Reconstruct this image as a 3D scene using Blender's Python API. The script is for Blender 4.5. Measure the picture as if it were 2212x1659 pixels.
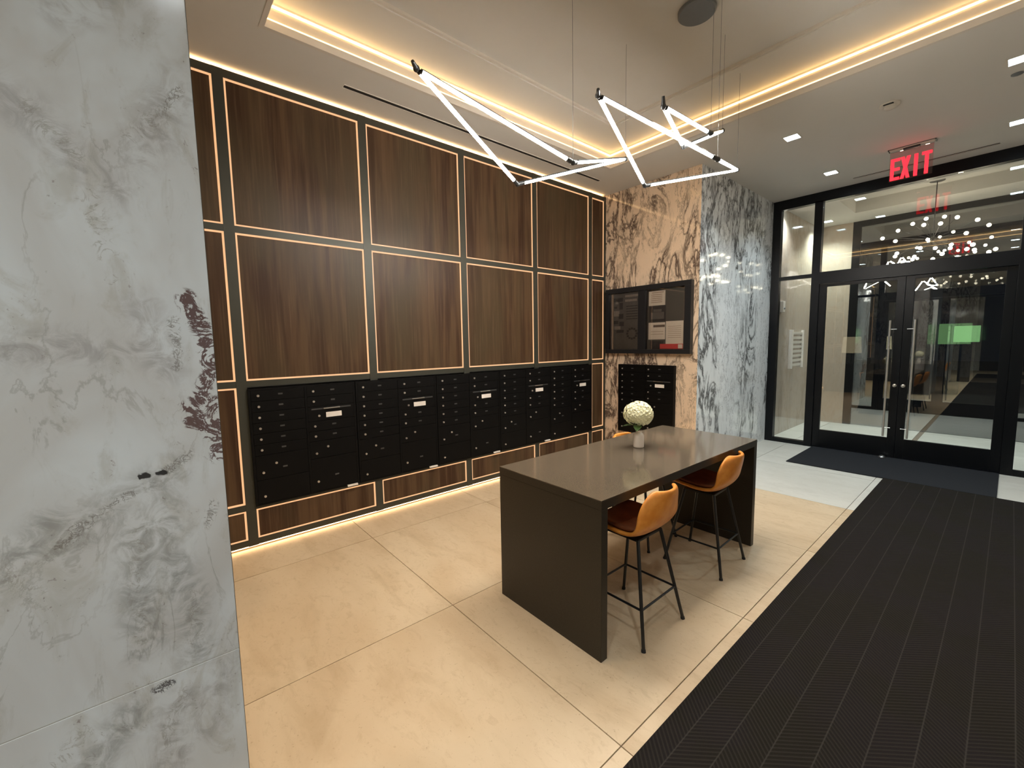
import bpy, bmesh, math, random
from mathutils import Vector, Matrix
random.seed(7)
PI = math.pi
for o in list(bpy.data.objects): bpy.data.objects.remove(o)
S = bpy.context.scene
C = S.collection

# ---------------------------------------------------------------- camera
H = 1.65
cd = bpy.data.cameras.new('camera'); cam = bpy.data.objects.new('camera', cd); C.objects.link(cam)
F = Vector((0.64567349, 0.75747699, -0.09661443)); R = Vector((0.75985088, -0.64987342, -0.01706364)); U = Vector((0.07571247, 0.06239502, 0.9951756))
cam.matrix_world = Matrix(((R.x, U.x, -F.x, 0), (R.y, U.y, -F.y, 0), (R.z, U.z, -F.z, H), (0, 0, 0, 1)))
cd.sensor_fit = 'HORIZONTAL'; cd.sensor_width = 36; cd.lens = 918.63/2212*36
cd.clip_start = 0.02; cd.clip_end = 200
S.camera = cam
# ---------------------------------------------------------------- world, exposure
w = bpy.data.worlds.new('night'); S.world = w; w.use_nodes = True
w.node_tree.nodes['Background'].inputs[0].default_value = (0.010, 0.013, 0.02, 1)
w.node_tree.nodes['Background'].inputs[1].default_value = 1.0
S.view_settings.view_transform = 'Standard'; S.view_settings.look = 'None'
S.view_settings.exposure = 0.66; S.view_settings.gamma = 1; S.view_settings.use_curve_mapping = False
# light levels
TUBE = 96.0; COVE = 3.4; PANEL_LED = .60; FLOOR_LED = 9.0; TOP_LED = 7.0; DOWN = 16.0; DOWN_W = 56.0; REAR_W = 78.0
WARM = (1.0, 0.62, 0.24); COOL = (0.74, 0.91, 1.0); TUBEC = (1.0, 0.93, 0.84)

ZC = 3.74      # lower ceiling
ZT = 3.92      # tray ceiling
W = 3.942      # mailbox wall
XB = 5.208     # stone wall behind the table
YP = 2.536     # stone return wall
D = 7.614      # inner storefront
D2 = 10.05     # outer storefront

# ---------------------------------------------------------------- node helpers
class N:
    def __init__(s, name):
        s.m = bpy.data.materials.new(name); s.m.use_nodes = True
        s.t = s.m.node_tree; s.n = s.t.nodes; s.l = s.t.links
        s.b = s.n['Principled BSDF']; s.out = s.n['Material Output']
    def new(s, t, **k):
        x = s.n.new(t)
        for a, v in k.items(): setattr(x, a, v)
        return x
    def put(s, sock, v):
        if isinstance(v, bpy.types.NodeSocket): s.l.new(v, sock)
        elif isinstance(v, (tuple, list)) and sock.type == 'RGBA': sock.default_value = (*v[:3], 1)
        else: sock.default_value = v
    def math(s, op, a, b=0.0, c=0.0, clamp=False):
        x = s.new('ShaderNodeMath', operation=op, use_clamp=clamp)
        s.put(x.inputs[0], a); s.put(x.inputs[1], b); s.put(x.inputs[2], c)
        return x.outputs[0]
    def vmath(s, op, a, b=(0, 0, 0)):
        x = s.new('ShaderNodeVectorMath', operation=op)
        s.put(x.inputs[0], a)
        if b is not None: s.put(x.inputs[1], b)
        return x
    def pos(s, rot=(0, 0, 0), scale=(1, 1, 1)):
        g = s.new('ShaderNodeNewGeometry'); m = s.new('ShaderNodeMapping')
        s.l.new(g.outputs['Position'], m.inputs[0]); m.inputs['Rotation'].default_value = rot; m.inputs['Scale'].default_value = scale
        return m.outputs[0]
    def rnd(s):
        return s.new('ShaderNodeObjectInfo').outputs['Random']
    def noise(s, vec, scale, detail=4, rough=.55, dist=0.0, w4=None):
        x = s.new('ShaderNodeTexNoise')
        if w4 is not None: x.noise_dimensions = '4D'; s.put(x.inputs['W'], w4)
        s.put(x.inputs['Vector'], vec); x.inputs['Scale'].default_value = scale; x.inputs['Detail'].default_value = detail
        x.inputs['Roughness'].default_value = rough; x.inputs['Distortion'].default_value = dist
        return x.outputs['Fac']
    def smooth(s, v, a, b, c=0.0, d=1.0):
        x = s.new('ShaderNodeMapRange', interpolation_type='SMOOTHSTEP')
        s.put(x.inputs[0], v); x.inputs[1].default_value = a; x.inputs[2].default_value = b; x.inputs[3].default_value = c; x.inputs[4].default_value = d
        return x.outputs[0]
    def mix(s, f, a, b):
        x = s.new('ShaderNodeMix', data_type='RGBA')
        s.put(x.inputs[0], f); s.put(x.inputs[6], a); s.put(x.inputs[7], b)
        return x.outputs[2]
    def bump(s, h, strength=.2, dist=.002):
        x = s.new('ShaderNodeBump'); x.inputs['Strength'].default_value = strength; x.inputs['Distance'].default_value = dist
        s.put(x.inputs['Height'], h); s.l.new(x.outputs[0], s.b.inputs['Normal'])
    def fin(s, col, rough=.5, metal=0.0, spec=.5):
        s.put(s.b.inputs['Base Color'], col); s.put(s.b.inputs['Roughness'], rough); s.put(s.b.inputs['Metallic'], metal)
        s.put(s.b.inputs['Specular IOR Level'], spec)
        return s.m

def plain(name, col, rough=.5, metal=0.0, spec=.5, var=.06, scale=30):
    n = N(name); v = n.noise(n.pos(), scale, 3)
    c2 = tuple(c*(1-var) for c in col); c1 = tuple(min(1, c*(1+var)) for c in col)
    return n.fin(n.mix(v, c2, c1), rough, metal, spec)
def glow(name, col, strength):
    n = N(name); n.fin((.12, .12, .12), .5)
    n.put(n.b.inputs['Emission Color'], col); n.b.inputs['Emission Strength'].default_value = strength
    return n.m

M = {}
M['ceiling'] = plain('painted_ceiling', (.62, .595, .55), .85, var=.02, scale=3)
M['trim_paint'] = plain('trim_paint', (.62, .57, .50), .7, var=.02)
M['black_metal'] = plain('black_metal', (.010, .011, .013), .35, .0, .5)
M['door_black'] = plain('door_black', (.0045, .0052, .0065), .32, 0, .22)
M['frame_grey'] = plain('frame_grey_green', (.050, .050, .038), .45, .3)
M['steel'] = plain('brushed_steel', (.62, .60, .57), .28, 1.0)
M['lock_metal'] = plain('lock_metal', (.55, .50, .45), .3, .6)
M['mail_black'] = plain('mailbox_black', (.0028, .0026, .0026), .5, 0, .15)
M['mail_seam'] = plain('mailbox_carcass', (.003, .003, .003), .6, 0, .2)
M['plate'] = plain('number_plate', (.10, .10, .10), .35, .5)
M['white_label'] = plain('white_label', (.80, .74, .68), .5)
M['leg_black'] = plain('stool_leg_black', (.008, .008, .008), .35)
M['grout'] = plain('grout', (.16, .115, .075), .9)
M['plaster'] = plain('plaster_white', (.62, .60, .56), .8, var=.02)
M['grey_disc'] = plain('grey_disc', (.14, .15, .16), .5)
M['dark_wall'] = plain('dark_wall', (.05, .05, .055), .4)
M['rubber'] = plain('dark_slot', (.012, .010, .009), .8)
M['ceramic'] = plain('vase_ceramic', (.88, .78, .68), .35)
M['petal'] = plain('petal_cream', (.92, .88, .62), .6, var=.12, scale=60)
M['leaf'] = plain('leaf_green', (.05, .10, .025), .5, var=.3)
M['joint_grey'] = plain('joint_grey', (.06, .065, .07), .35, .6)
M['tube'] = glow('tube_light', TUBEC, TUBE)
M['cove'] = glow('cove_led', WARM, COVE)
M['panel_led'] = glow('panel_led', (1.0, .52, .24), PANEL_LED)
M['floor_led'] = glow('floor_led', (1.0, .62, .30), FLOOR_LED)
M['top_led'] = glow('top_led', (1.0, .60, .27), TOP_LED)
M['lens'] = glow('downlight_lens', COOL, DOWN)
M['bulb'] = glow('bulb_globe', (1.0, .86, .64), 20.0)
M['exit_red'] = glow('exit_letters', (1.0, .004, .02), 1.7)
M['green_screen'] = glow('green_screen', (.45, .95, .35), .9)
M['cream_shade'] = glow('cream_shade', (1.0, .82, .48), .7)

# wood
n = N('walnut_panel'); r = n.rnd()
p = n.pos(scale=(1, 1, .06))
v1 = n.noise(p, 11.0, 3, .5, 0.2, w4=n.math('MULTIPLY', r, 31.0)); v2 = n.noise(n.pos(scale=(1, 1, .03)), 60, 4, .6, w4=n.math('MULTIPLY', r, 17.0))
v3 = n.noise(n.pos(scale=(1, 1, .25)), 2.2, 2, .5, .6, w4=n.math('MULTIPLY', r, 9.0))
c = n.mix(n.smooth(v1, .38, .62), (.046, .021, .010), (.094, .053, .026))
c = n.mix(n.smooth(v3, .4, .7), c, (.066, .044, .022))
c = n.mix(n.math('MULTIPLY', n.smooth(v2, .45, .75), .35), c, (.16, .10, .06))
M['wood'] = n.fin(c, .42, 0, .25)

# floor tile
def tile_mat(name, A, B, S1, S2):
    n = N(name); r = n.rnd(); r4 = n.math('MULTIPLY', r, 40.0)
    v1 = n.noise(n.pos(scale=(1, .35, 1)), 1.6, 5, .55, 1.2, w4=r4); v2 = n.noise(n.pos(scale=(1, .55, 1)), 20, 6, .7, 1.0, w4=r4); v3 = n.noise(n.pos(), 70, 4, .65, w4=r4)
    v4 = n.noise(n.pos(scale=(1, .3, 1)), 5, 5, .6, .8, w4=r4)
    c = n.mix(n.smooth(v1, .3, .7), A, B)
    c = n.mix(n.math('MULTIPLY', n.smooth(v4, .48, .70), .45), c, S1)
    c = n.mix(n.math('MULTIPLY', n.smooth(v2, .50, .70), .40), c, S1)
    c = n.mix(n.math('MULTIPLY', n.smooth(v3, .60, .72), .5), c, S2)
    n.bump(v2, .08, .002)
    return n.fin(c, n.smooth(v2, .2, .8, .36, .5), 0, .4)
M['tile'] = tile_mat('floor_tile', (.56, .415, .26), (.64, .50, .33), (.42, .29, .165), (.31, .20, .11))
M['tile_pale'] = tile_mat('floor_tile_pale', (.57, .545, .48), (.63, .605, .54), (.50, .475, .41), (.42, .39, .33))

# near white marble with localised dark features on the slab face (world x,z)
def seg(n, g, a, b, rad):
    # soft distance falloff to a segment between two points of the face
    A = (a[0], 0, a[1]); B = Vector((b[0]-a[0], 0, b[1]-a[1])); L2 = max(B.dot(B), 1e-6)
    pa = n.vmath('SUBTRACT', g, A).outputs[0]
    t = n.math('DIVIDE', n.vmath('DOT_PRODUCT', pa, tuple(B)).outputs['Value'], L2, clamp=True)
    sc = n.new('ShaderNodeVectorMath', operation='SCALE'); sc.inputs[0].default_value = tuple(B); n.l.new(t, sc.inputs['Scale'])
    d = n.vmath('DISTANCE', pa, sc.outputs[0]).outputs['Value']
    return n.smooth(d, 0.0, rad, 1.0, 0.0)
n = N('white_marble')
g = n.new('ShaderNodeNewGeometry').outputs['Position']
mul = n.vmath('MULTIPLY', g, (1, 0, 1)).outputs[0]
wob = n.new('ShaderNodeTexNoise'); wob.inputs['Scale'].default_value = 14; wob.inputs['Detail'].default_value = 4
n.l.new(g, wob.inputs['Vector'])
wv = n.vmath('SUBTRACT', wob.outputs['Color'], (.5, .5, .5)).outputs[0]
sc = n.new('ShaderNodeVectorMath', operation='SCALE'); n.l.new(wv, sc.inputs[0]); sc.inputs['Scale'].default_value = .045
g2 = n.vmath('ADD', mul, sc.outputs[0]).outputs[0]
big = n.noise(n.pos((0, .75, 0), (1, 1, .5)), 3.2, 4, .5, .8)
cl = n.noise(n.pos((0, .75, 0), (1, 1, .45)), 9.0, 6, .62, 1.4)
fine = n.noise(g, 75, 6, .7, .8)
ridge = n.math('ABSOLUTE', n.math('SUBTRACT', n.noise(n.pos((0, .8, 0), (1, 1, .42)), 5.5, 7, .62, 1.0), .5))
c = n.mix(n.smooth(big, .35, .68), (.64, .675, .685), (.53, .525, .505))
c = n.mix(n.math('MULTIPLY', n.smooth(cl, .50, .66), .45), c, (.40, .385, .33))
vein = n.math('MULTIPLY', n.smooth(ridge, 0.0, .02, 1.0, 0.0), n.smooth(big, .45, .62))
c = n.mix(n.math('MULTIPLY', vein, .42), c, (.25, .235, .20))
speck = n.math('MULTIPLY', n.smooth(fine, .60, .68), n.smooth(cl, .50, .60))
c = n.mix(n.math('MULTIPLY', speck, .7), c, (.22, .17, .16))
def feature(c, pts, rad, thr, col, amt):
    m = None
    for a, b in pts:
        s_ = seg(n, g2, a, b, rad); m = s_ if m is None else n.math('MAXIMUM', m, s_)
    if thr < 0:
        sf = n.smooth(n.noise(g, 16, 6, .68, 1.2), .38, .66)
        return n.mix(n.math('MULTIPLY', n.math('MULTIPLY', sf, m), amt), c, col)
    tex = n.noise(g, 17 if rad > .03 else 50, 6, .66, 1.4)
    rg = n.math('ABSOLUTE', n.math('SUBTRACT', tex, .5))
    web = n.smooth(n.math('SUBTRACT', rg, n.math('MULTIPLY', m, thr)), -.03, .01, 1.0, 0.0)
    f = n.math('MULTIPLY', n.math('MULTIPLY', web, n.smooth(m, .1, .55)), amt)
    return n.mix(f, c, col)
c = feature(c, [((-.19, 1.20), (.02, 1.33)), ((-.05, 1.22), (-.06, .90)), ((-.0, 1.24), (.02, 1.0)), ((.04, 1.0), (.04, .82)), ((-.30, 1.15), (-.20, 1.25)), ((-.10, .72), (-.22, .58))], .075, -1, (.24, .235, .215), .75)
c = feature(c, [((-.22, 1.65), (.02, 1.66)), ((.0, 1.75), (.03, 1.60)), ((-.20, 2.20), (-.02, 2.02)), ((.02, 2.12), (.11, 2.30)), ((-.08, 2.4), (.0, 2.5)), ((.0, .70), (-.03, .55)), ((.09, .74), (.05, .6))], .075, -1, (.27, .245, .23), .6)
c = feature(c, [((.085, 1.784), (.118, 1.689)), ((.118, 1.689), (.124, 1.58)), ((.07, 1.49), (.13, 1.40)), ((.124, 1.58), (.075, 1.46)), ((.128, 1.50), (.128, 1.36))], .036, .075, (.085, .035, .032), .92)
c = feature(c, [((.062, 1.72), (.052, 1.60)), ((-.194, 1.20), (-.06, 1.29)), ((.014, 1.335), (.06, 1.37)), ((.108, 2.29), (.085, 2.25)), ((.111, 1.226), (.09, 1.165))], .022, .05, (.17, .15, .13), .7)
c = feature(c, [((-.036, 1.331), (-.02, 1.331)), ((.002, 1.333), (.016, 1.337))], .011, .3, (.012, .012, .014), .97)
c = feature(c, [((.085, 2.24), (.007, 2.161)), ((-.155, 2.171), (-.09, 2.09)), ((-.078, 2.0), (-.052, 1.82)), ((.045, .98), (.041, .86)), ((-.29, 1.19), (-.24, 1.10)), ((-.052, 1.19), (-.063, .91)), ((-.185, .73), (-.30, .60)), ((.0, .72), (-.04, .60))], .035, .03, (.27, .25, .21), .55)
c = feature(c, [((-.040, .763), (-.026, .768))], .026, .07, (.06, .05, .05), .9)
M['marble'] = n.fin(c, .16, 0, .45)

# breccia-like stone with wispy dark veins
def stone(name, base, base2, dark, amount):
    n = N(name); r4 = n.math('MULTIPLY', n.rnd(), 20.0)
    pm = n.pos((.30, .22, 0), (1.0, 1.0, .38))
    a = n.noise(pm, 3.0, 7, .62, 2.2, w4=r4); b_ = n.noise(pm, 1.3, 3, .5, .5, w4=r4); f_ = n.noise(pm, 13, 6, .68, 1.2, w4=r4)
    rg = n.math('ABSOLUTE', n.math('SUBTRACT', a, .5)); rf = n.math('ABSOLUTE', n.math('SUBTRACT', f_, .5))
    c = n.mix(n.smooth(b_, .3, .7), base, base2)
    c = n.mix(n.math('MULTIPLY', n.smooth(f_, .5, .7), .3), c, tuple(x*.6 for x in base2))
    m1 = n.math('MULTIPLY', n.smooth(rg, .0, .048, 1, 0), n.smooth(b_, .42, .54))
    m2 = n.math('MULTIPLY', n.smooth(rf, .0, .030, 1, 0), n.smooth(rg, .02, .10, 1, 0))
    m3 = n.math('MULTIPLY', n.smooth(f_, .47, .56), n.math('MULTIPLY', n.smooth(rg, .01, .11, 1, 0), n.smooth(b_, .49, .57)))
    mm = n.math('MAXIMUM', n.math('MAXIMUM', m1, n.math('MULTIPLY', m2, .7)), m3)
    c = n.mix(n.math('MULTIPLY', mm, amount), c, dark)
    return n.fin(c, .07, 0, .6)
M['stone_warm_lit'] = stone('veined_stone_warm_lit', (.82, .62, .43), (.72, .56, .41), (.05, .026, .022), .9)  # same stone as the return wall, warm light painted into its colour
M['stone_cool'] = stone('veined_stone_cool', (.88, .89, .88), (.74, .76, .75), (.04, .036, .035), .9)  # the stone without the warm light in its colour
M['stone_beige'] = stone('vestibule_stone', (.46, .385, .31), (.43, .355, .285), (.42, .31, .23), .35)

# one table stone: polished top painted lit, honed slab ends painted shaded
def quartz(name, a, b_, rough, spec):
    n = N(name); v = n.noise(n.pos(), 260, 2, .6)
    return n.fin(n.mix(n.smooth(v, .4, .7), a, b_), rough, 0, spec)
M['quartz'] = quartz('dark_quartz_lit', (.105, .082, .056), (.140, .112, .080), .10, .75)
M['quartz_honed_shaded'] = quartz('honed_quartz_shaded', (.024, .0185, .0125), (.035, .028, .019), .38, .30)

# runner: lanes of herringbone ribs with fine seams
n = N('ribbed_carpet'); g = n.new('ShaderNodeNewGeometry').outputs['Position']
sx = n.new('ShaderNodeSeparateXYZ'); n.l.new(g, sx.inputs[0]); X_, Y_ = sx.outputs[0], sx.outputs[1]
lane = n.math('DIVIDE', n.math('SUBTRACT', Y_, .016), .127)
fr = n.math('FRACT', n.math('ADD', lane, 50.0)); idx = n.math('FLOOR', n.math('ADD', lane, 50.0)); par = n.math('MODULO', idx, 2.0)
sgn = n.math('SUBTRACT', n.math('MULTIPLY', par, 2.0), 1.0)
ph = n.math('ADD', X_, n.math('MULTIPLY', n.math('MULTIPLY', Y_, sgn), 1.0))
rib = n.math('SINE', n.math('MULTIPLY', ph, 2*PI/.024))
ribm = n.smooth(rib, -.2, .8)
wear = n.noise(g, 2.4, 3); fuzz = n.noise(g, 420, 2); blot = n.noise(n.pos(), 5, 2)
base = n.mix(n.smooth(wear, .4, .6), (.011, .0088, .006), (.012, .009, .0095))
base = n.mix(n.math('MULTIPLY', fuzz, .45), base, (.022, .019, .016))
c = n.mix(n.math('MULTIPLY', ribm, .55), base, (.032, .027, .021))
seam = n.smooth(n.math('ABSOLUTE', n.math('SUBTRACT', fr, .5)), .470, .492)
c = n.mix(n.math('MULTIPLY', seam, .45), c, (.062, .057, .048))
n.bump(n.math('ADD', ribm, fuzz), .6, .004)
M['carpet'] = n.fin(c, .95, 0, .1)
n = N('plain_mat'); fuzz = n.noise(n.new('ShaderNodeNewGeometry').outputs['Position'], 380, 3)
n.bump(fuzz, .5, .003)
M['mat'] = n.fin(n.mix(fuzz, (.012, .0125, .014), (.036, .037, .041)), .95, 0, .1)

# leather
def leather(name, a, b, rough):
    n = N(name); v = n.noise(n.pos(), 16, 4, .6); f_ = n.noise(n.pos(), 300, 2)
    n.bump(f_, .15, .001)
    return n.fin(n.mix(n.smooth(v, .35, .7), a, b), rough, 0, .45)
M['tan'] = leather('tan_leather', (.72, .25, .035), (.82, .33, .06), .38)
M['tan_shaded'] = leather('tan_leather_seat_shaded', (.16, .045, .014), (.21, .06, .018), .55)  # same tan leather, the deep shade of the seat put into its colour

# glass
def glass(name, refl, tint):
    n = N(name); n.n.remove(n.b)
    tr = n.new('ShaderNodeBsdfTransparent'); tr.inputs[0].default_value = (*tint, 1)
    gl = n.new('ShaderNodeBsdfGlossy'); gl.inputs['Roughness'].default_value = 0.0
    fz = n.new('ShaderNodeFresnel'); fz.inputs[0].default_value = 1.5
    mx = n.new('ShaderNodeMixShader'); n.put(mx.inputs[0], n.math('ADD', fz.outputs[0], refl, clamp=True))
    n.l.new(tr.outputs[0], mx.inputs[1]); n.l.new(gl.outputs[0], mx.inputs[2]); n.l.new(mx.outputs[0], n.out.inputs[0])
    return n.m
M['glass'] = glass('door_glass', .03, (.96, .98, .97))
M['glass_outer'] = glass('coated_glass', .30, (.55, .58, .6))
M['glass_case'] = glass('case_glass', .0, (.93, .93, .93))

# ---------------------------------------------------------------- mesh helpers
def bx(bm, x0, x1, y0, y1, z0, z1, bev=0.0):
    t = bmesh.new() if bev else bm
    vs = [t.verts.new((x, y, z)) for x in (x0, x1) for y in (y0, y1) for z in (z0, z1)]
    for f in ((0, 1, 3, 2), (4, 6, 7, 5), (0, 4, 5, 1), (2, 3, 7, 6), (0, 2, 6, 4), (1, 5, 7, 3)):
        t.faces.new([vs[i] for i in f])
    if bev:
        bmesh.ops.bevel(t, geom=list(t.edges), offset=bev, segments=2, affect='EDGES', profile=.7)
        me = bpy.data.meshes.new('t'); t.to_mesh(me); t.free(); bm.from_mesh(me); bpy.data.meshes.remove(me)
    return bm
def tube(bm, a, b, r, r2=None, seg_=14, caps=True):
    a = Vector(a); b = Vector(b); d = b-a; L = d.length
    q = d.to_track_quat('Z', 'Y').to_matrix().to_4x4(); q.translation = (a+b)/2
    bmesh.ops.create_cone(bm, cap_ends=caps, segments=seg_, radius1=r, radius2=r if r2 is None else r2, depth=L, matrix=q)
    return bm
def ball(bm, c, r, u=12, v=8, s=(1, 1, 1)):
    m = Matrix.Translation(c) @ Matrix.Diagonal((*s, 1))
    bmesh.ops.create_uvsphere(bm, u_segments=u, v_segments=v, radius=r, matrix=m)
    return bm
def lathe(bm, prof, seg_=28, c=(0, 0, 0)):
    rings = []
    for r, z in prof:
        rings.append([bm.verts.new((c[0]+r*math.cos(2*PI*i/seg_), c[1]+r*math.sin(2*PI*i/seg_), c[2]+z)) for i in range(seg_)])
    for k in range(len(rings)-1):
        for i in range(seg_):
            j = (i+1) % seg_; bm.faces.new((rings[k][i], rings[k][j], rings[k+1][j], rings[k+1][i]))
    bm.faces.new(rings[0][::-1]); bm.faces.new(rings[-1])
    return bm
def nb(): return bmesh.new()
def obj(name, bm, mat, parent=None, smooth=False, loc=None):
    bmesh.ops.recalc_face_normals(bm, faces=list(bm.faces))
    me = bpy.data.meshes.new(name); bm.to_mesh(me); bm.free()
    me.materials.append(M[mat] if isinstance(mat, str) else mat)
    if smooth:
        for p_ in me.polygons: p_.use_smooth = True
        me.set_sharp_from_angle(angle=math.radians(40))
    o = bpy.data.objects.new(name, me); C.objects.link(o)
    if parent: o.parent = parent
    if loc is not None: o.location = loc
    return o
def inst(name, src, parent=None, loc=(0, 0, 0), rot=(0, 0, 0)):
    o = src.copy(); o.name = name; C.objects.link(o); o.parent = parent; o.location = loc; o.rotation_euler = rot
    return o
def thing(name, label, cat, loc=(0, 0, 0), rz=0, group=None):
    o = bpy.data.objects.new(name, None); C.objects.link(o); o.location = loc; o.rotation_euler = (0, 0, rz); o.empty_display_size = .05
    o['label'] = label; o['category'] = cat
    if group: o['group'] = group
    return o
def tag(o, label, cat, group=None, kind=None):
    o['label'] = label; o['category'] = cat
    if group: o['group'] = group
    if kind: o['kind'] = kind
    return o
def struct(name, bm=None, mat=None, label=None):
    if bm is None: o = bpy.data.objects.new(name, None); C.objects.link(o); o.empty_display_size = .05
    else: o = obj(name, bm, mat)
    o['kind'] = 'structure'
    if label: o['label'] = label; 
    return o
def copy_tree(o, parent=None):
    c_ = o.copy(); C.objects.link(c_); c_.parent = parent
    for ch in list(o.children): copy_tree(ch, c_)
    return c_

# ================================================================ FLOOR
fl = struct('floor', bx(nb(), -9, D2+.02, -3.2, 4.3, -.12, -.006), 'grout', 'large beige stone-look floor tiles with thin dark joints')
fl['category'] = 'floor'
gx = [.13+1.22*k for k in range(-8, 9)] ; gx = [x for x in gx if -8.8 < x < D2] ; gx = [-9]+gx+[D2+.02]
gy = [-3.2, -2.86, -1.595, -.33, .935, 2.20, 3.465, W+.02]
J = .0025
for i in range(len(gx)-1):
    for j in range(len(gy)-1):
        x0, x1, y0, y1 = gx[i]+J, gx[i+1]-J, gy[j]+J, gy[j+1]-J
        if x1-x0 < .02: continue
        if x0 > D2: continue
        if gy[j+1] == .935: y1 = .875   # the narrow border strip lies between
        if x0 > XB and y0 > YP+.3: continue
        jz = random.uniform(-.0006, .0006)
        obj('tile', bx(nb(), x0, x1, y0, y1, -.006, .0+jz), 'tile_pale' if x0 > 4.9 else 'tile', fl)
for i in range(len(gx)-1):
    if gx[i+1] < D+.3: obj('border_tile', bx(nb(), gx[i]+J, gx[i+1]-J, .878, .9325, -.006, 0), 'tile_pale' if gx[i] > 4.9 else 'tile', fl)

# ================================================================ CEILING with lit tray
ce = struct('ceiling', None, None, 'painted ceiling with a recessed tray edged by a warm hidden light')
TX0, TX1, TY0, TY1 = .712, 4.475, -2.4, 3.335
def cbox(*a, nm='ceiling_panel', mt='ceiling'): return obj(nm, bx(nb(), *a), mt, ce)
cbox(-9, TX0, -3.2, 4.3, ZC, 4.3); cbox(TX1, D+.02, -3.2, 4.3, ZC, 4.3)
cbox(TX0, TX1, TY1, 4.3, ZC, 4.3); cbox(TX0, TX1, -3.2, TY0, ZC, 4.3)
cbox(TX0, TX1, TY0, TY1, ZT+.03, 4.3, nm='tray_ceiling')
# tray profile: plain lip, light strip, cove band, second light strip, stepped centre
def ring(nm, mt, x0, x1, y0, y1, t, z0, z1):
    b = nb()
    bx(b, x0, x1, y1-t, y1, z0, z1); bx(b, x1-t, x1, y0, y1-t, z0, z1); bx(b, x0, x0+t, y0, y1-t, z0, z1); bx(b, x0+t, x1-t, y0, y0+t, z0, z1)
    return obj(nm, b, mt, ce)
ring('tray_lip', 'trim_paint', TX0, TX1, TY0, TY1, .03, ZC-.002, ZC+.05)
ring('cove_band', 'trim_paint', TX0, TX1, TY0, TY1, .012, ZC+.05, ZT+.03)
ring('light_strip', 'cove', TX0+.012, TX1-.012, TY0+.012, TY1-.012, .014, ZC+.0505, ZC+.062)
ring('light_strip', 'cove', TX0+.012, TX1-.012, TY0+.012, TY1-.012, .012, ZT-.035, ZT-.022)
b = nb()
I0, I1, K0, K1 = TX0+.46, TX1-.52, TY0+.46, TY1-.43
for (a0, a1, b0, b1) in ((TX0+.012, TX1-.012, K1, TY1-.012), (I1, TX1-.012, K0, K1), (TX0+.012, I0, K0, K1), (TX0+.012, TX1-.012, TY0+.012, K0)):
    bx(b, a0, a1, b0, b1, ZT, ZT+.03)
obj('tray_border', b, 'ceiling', ce)
ring('tray_bead', 'trim_paint', I0, I1, K0, K1, .022, ZT+.010, ZT+.03)

# ================================================================ LEFT WALL: lit walnut panels in a dark grid
wl = struct('wall_left', bx(nb(), -9, XB+.02, W+.055, W+.3, 0, 4.3), 'dark_wall', 'mailbox wall of walnut panels edged by warm light in a dark metal grid')
V = [-3.778, -2.697, -1.616, -.535, .546, 1.627, 2.699, 3.779, 4.858, 5.185]
Z = [.055, .352, 1.356, 2.558, 3.688]
vw, hw = .036, .030
for k, x in enumerate(V):
    ww = vw if k < 9 else .022
    obj('frame_stile', bx(nb(), x-ww, x+ww, W, W+.05, 0.026, 3.717), 'frame_grey', wl)
for z in Z:
    hh = {0.055: .026, 3.688: .029}.get(z, .026)
    if z in (.352, 1.356):
        spans = ((-3.78, .546), (4.858, 5.185))
        obj('frame_rail', bx(nb(), .546, 4.858, W+.004, W+.046, z-hh, z+hh), 'frame_grey', wl)
    else: spans = ((-3.78, 5.185),)
    for a, b_ in spans: obj('frame_rail', bx(nb(), a, b_, W+.002, W+.048, z-hh, z+hh), 'frame_grey', wl)
LEDW = .014
for i in range(len(V)-1):
    for j in range(4):
        if j == 1 and 4 <= i <= 7: continue
        lo = {0: .077, 1: .378, 2: 1.382, 3: 2.584}[j]; hi = {0: .326, 1: 1.330, 2: 2.532, 3: 3.657}[j]
        x0 = V[i]+vw; x1 = V[i+1]-(vw if i < 8 else .022)
        g_ = LEDW
        pn = obj('wood_panel', bx(nb(), x0+g_, x1-g_, W+.012, W+.03, lo+g_, hi-g_, .002), 'wood', wl)
        b = nb()
        yy0, yy1 = W+.007, W+.022
        bx(b, x0, x0+g_-.001, yy0, yy1, lo, hi); bx(b, x1-g_+.001, x1, yy0, yy1, lo, hi)
        bx(b, x0+g_, x1-g_, yy0, yy1, lo, lo+g_-.001); bx(b, x0+g_, x1-g_, yy0, yy1, hi-g_+.001, hi)
        obj('edge_light', b, 'panel_led', pn)
obj('base_light', bx(nb(), -3.7, 5.16, W+.004, W+.040, .021, .025), 'floor_led', wl)
obj('top_light', bx(nb(), -3.7, 5.16, W+.008, W+.045, 3.7185, 3.7215), 'top_led', wl)

# ================================================================ STONE WALLS
wb = struct('wall_back', bx(nb(), XB+.03, XB+.2, YP+.03, 4.3, 0, 4.3), 'dark_wall', 'pale stone wall with wispy dark veins behind the table, warm light painted in')
obj('stone_slab', bx(nb(), XB, XB+.03, YP, W+.05, 0, ZC-.001), 'stone_warm_lit', wb)
wr = struct('wall_side', bx(nb(), XB+.2, D-.01, YP+.03, YP+.2, 0, 4.3), 'dark_wall', 'pale stone return wall with black veins beside the glass doors')
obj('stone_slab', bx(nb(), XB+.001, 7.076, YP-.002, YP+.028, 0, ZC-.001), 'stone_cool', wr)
obj('stone_slab', bx(nb(), 7.079, D-.045, YP-.002, YP+.028, 0, ZC-.001), 'stone_cool', wr)
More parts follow.
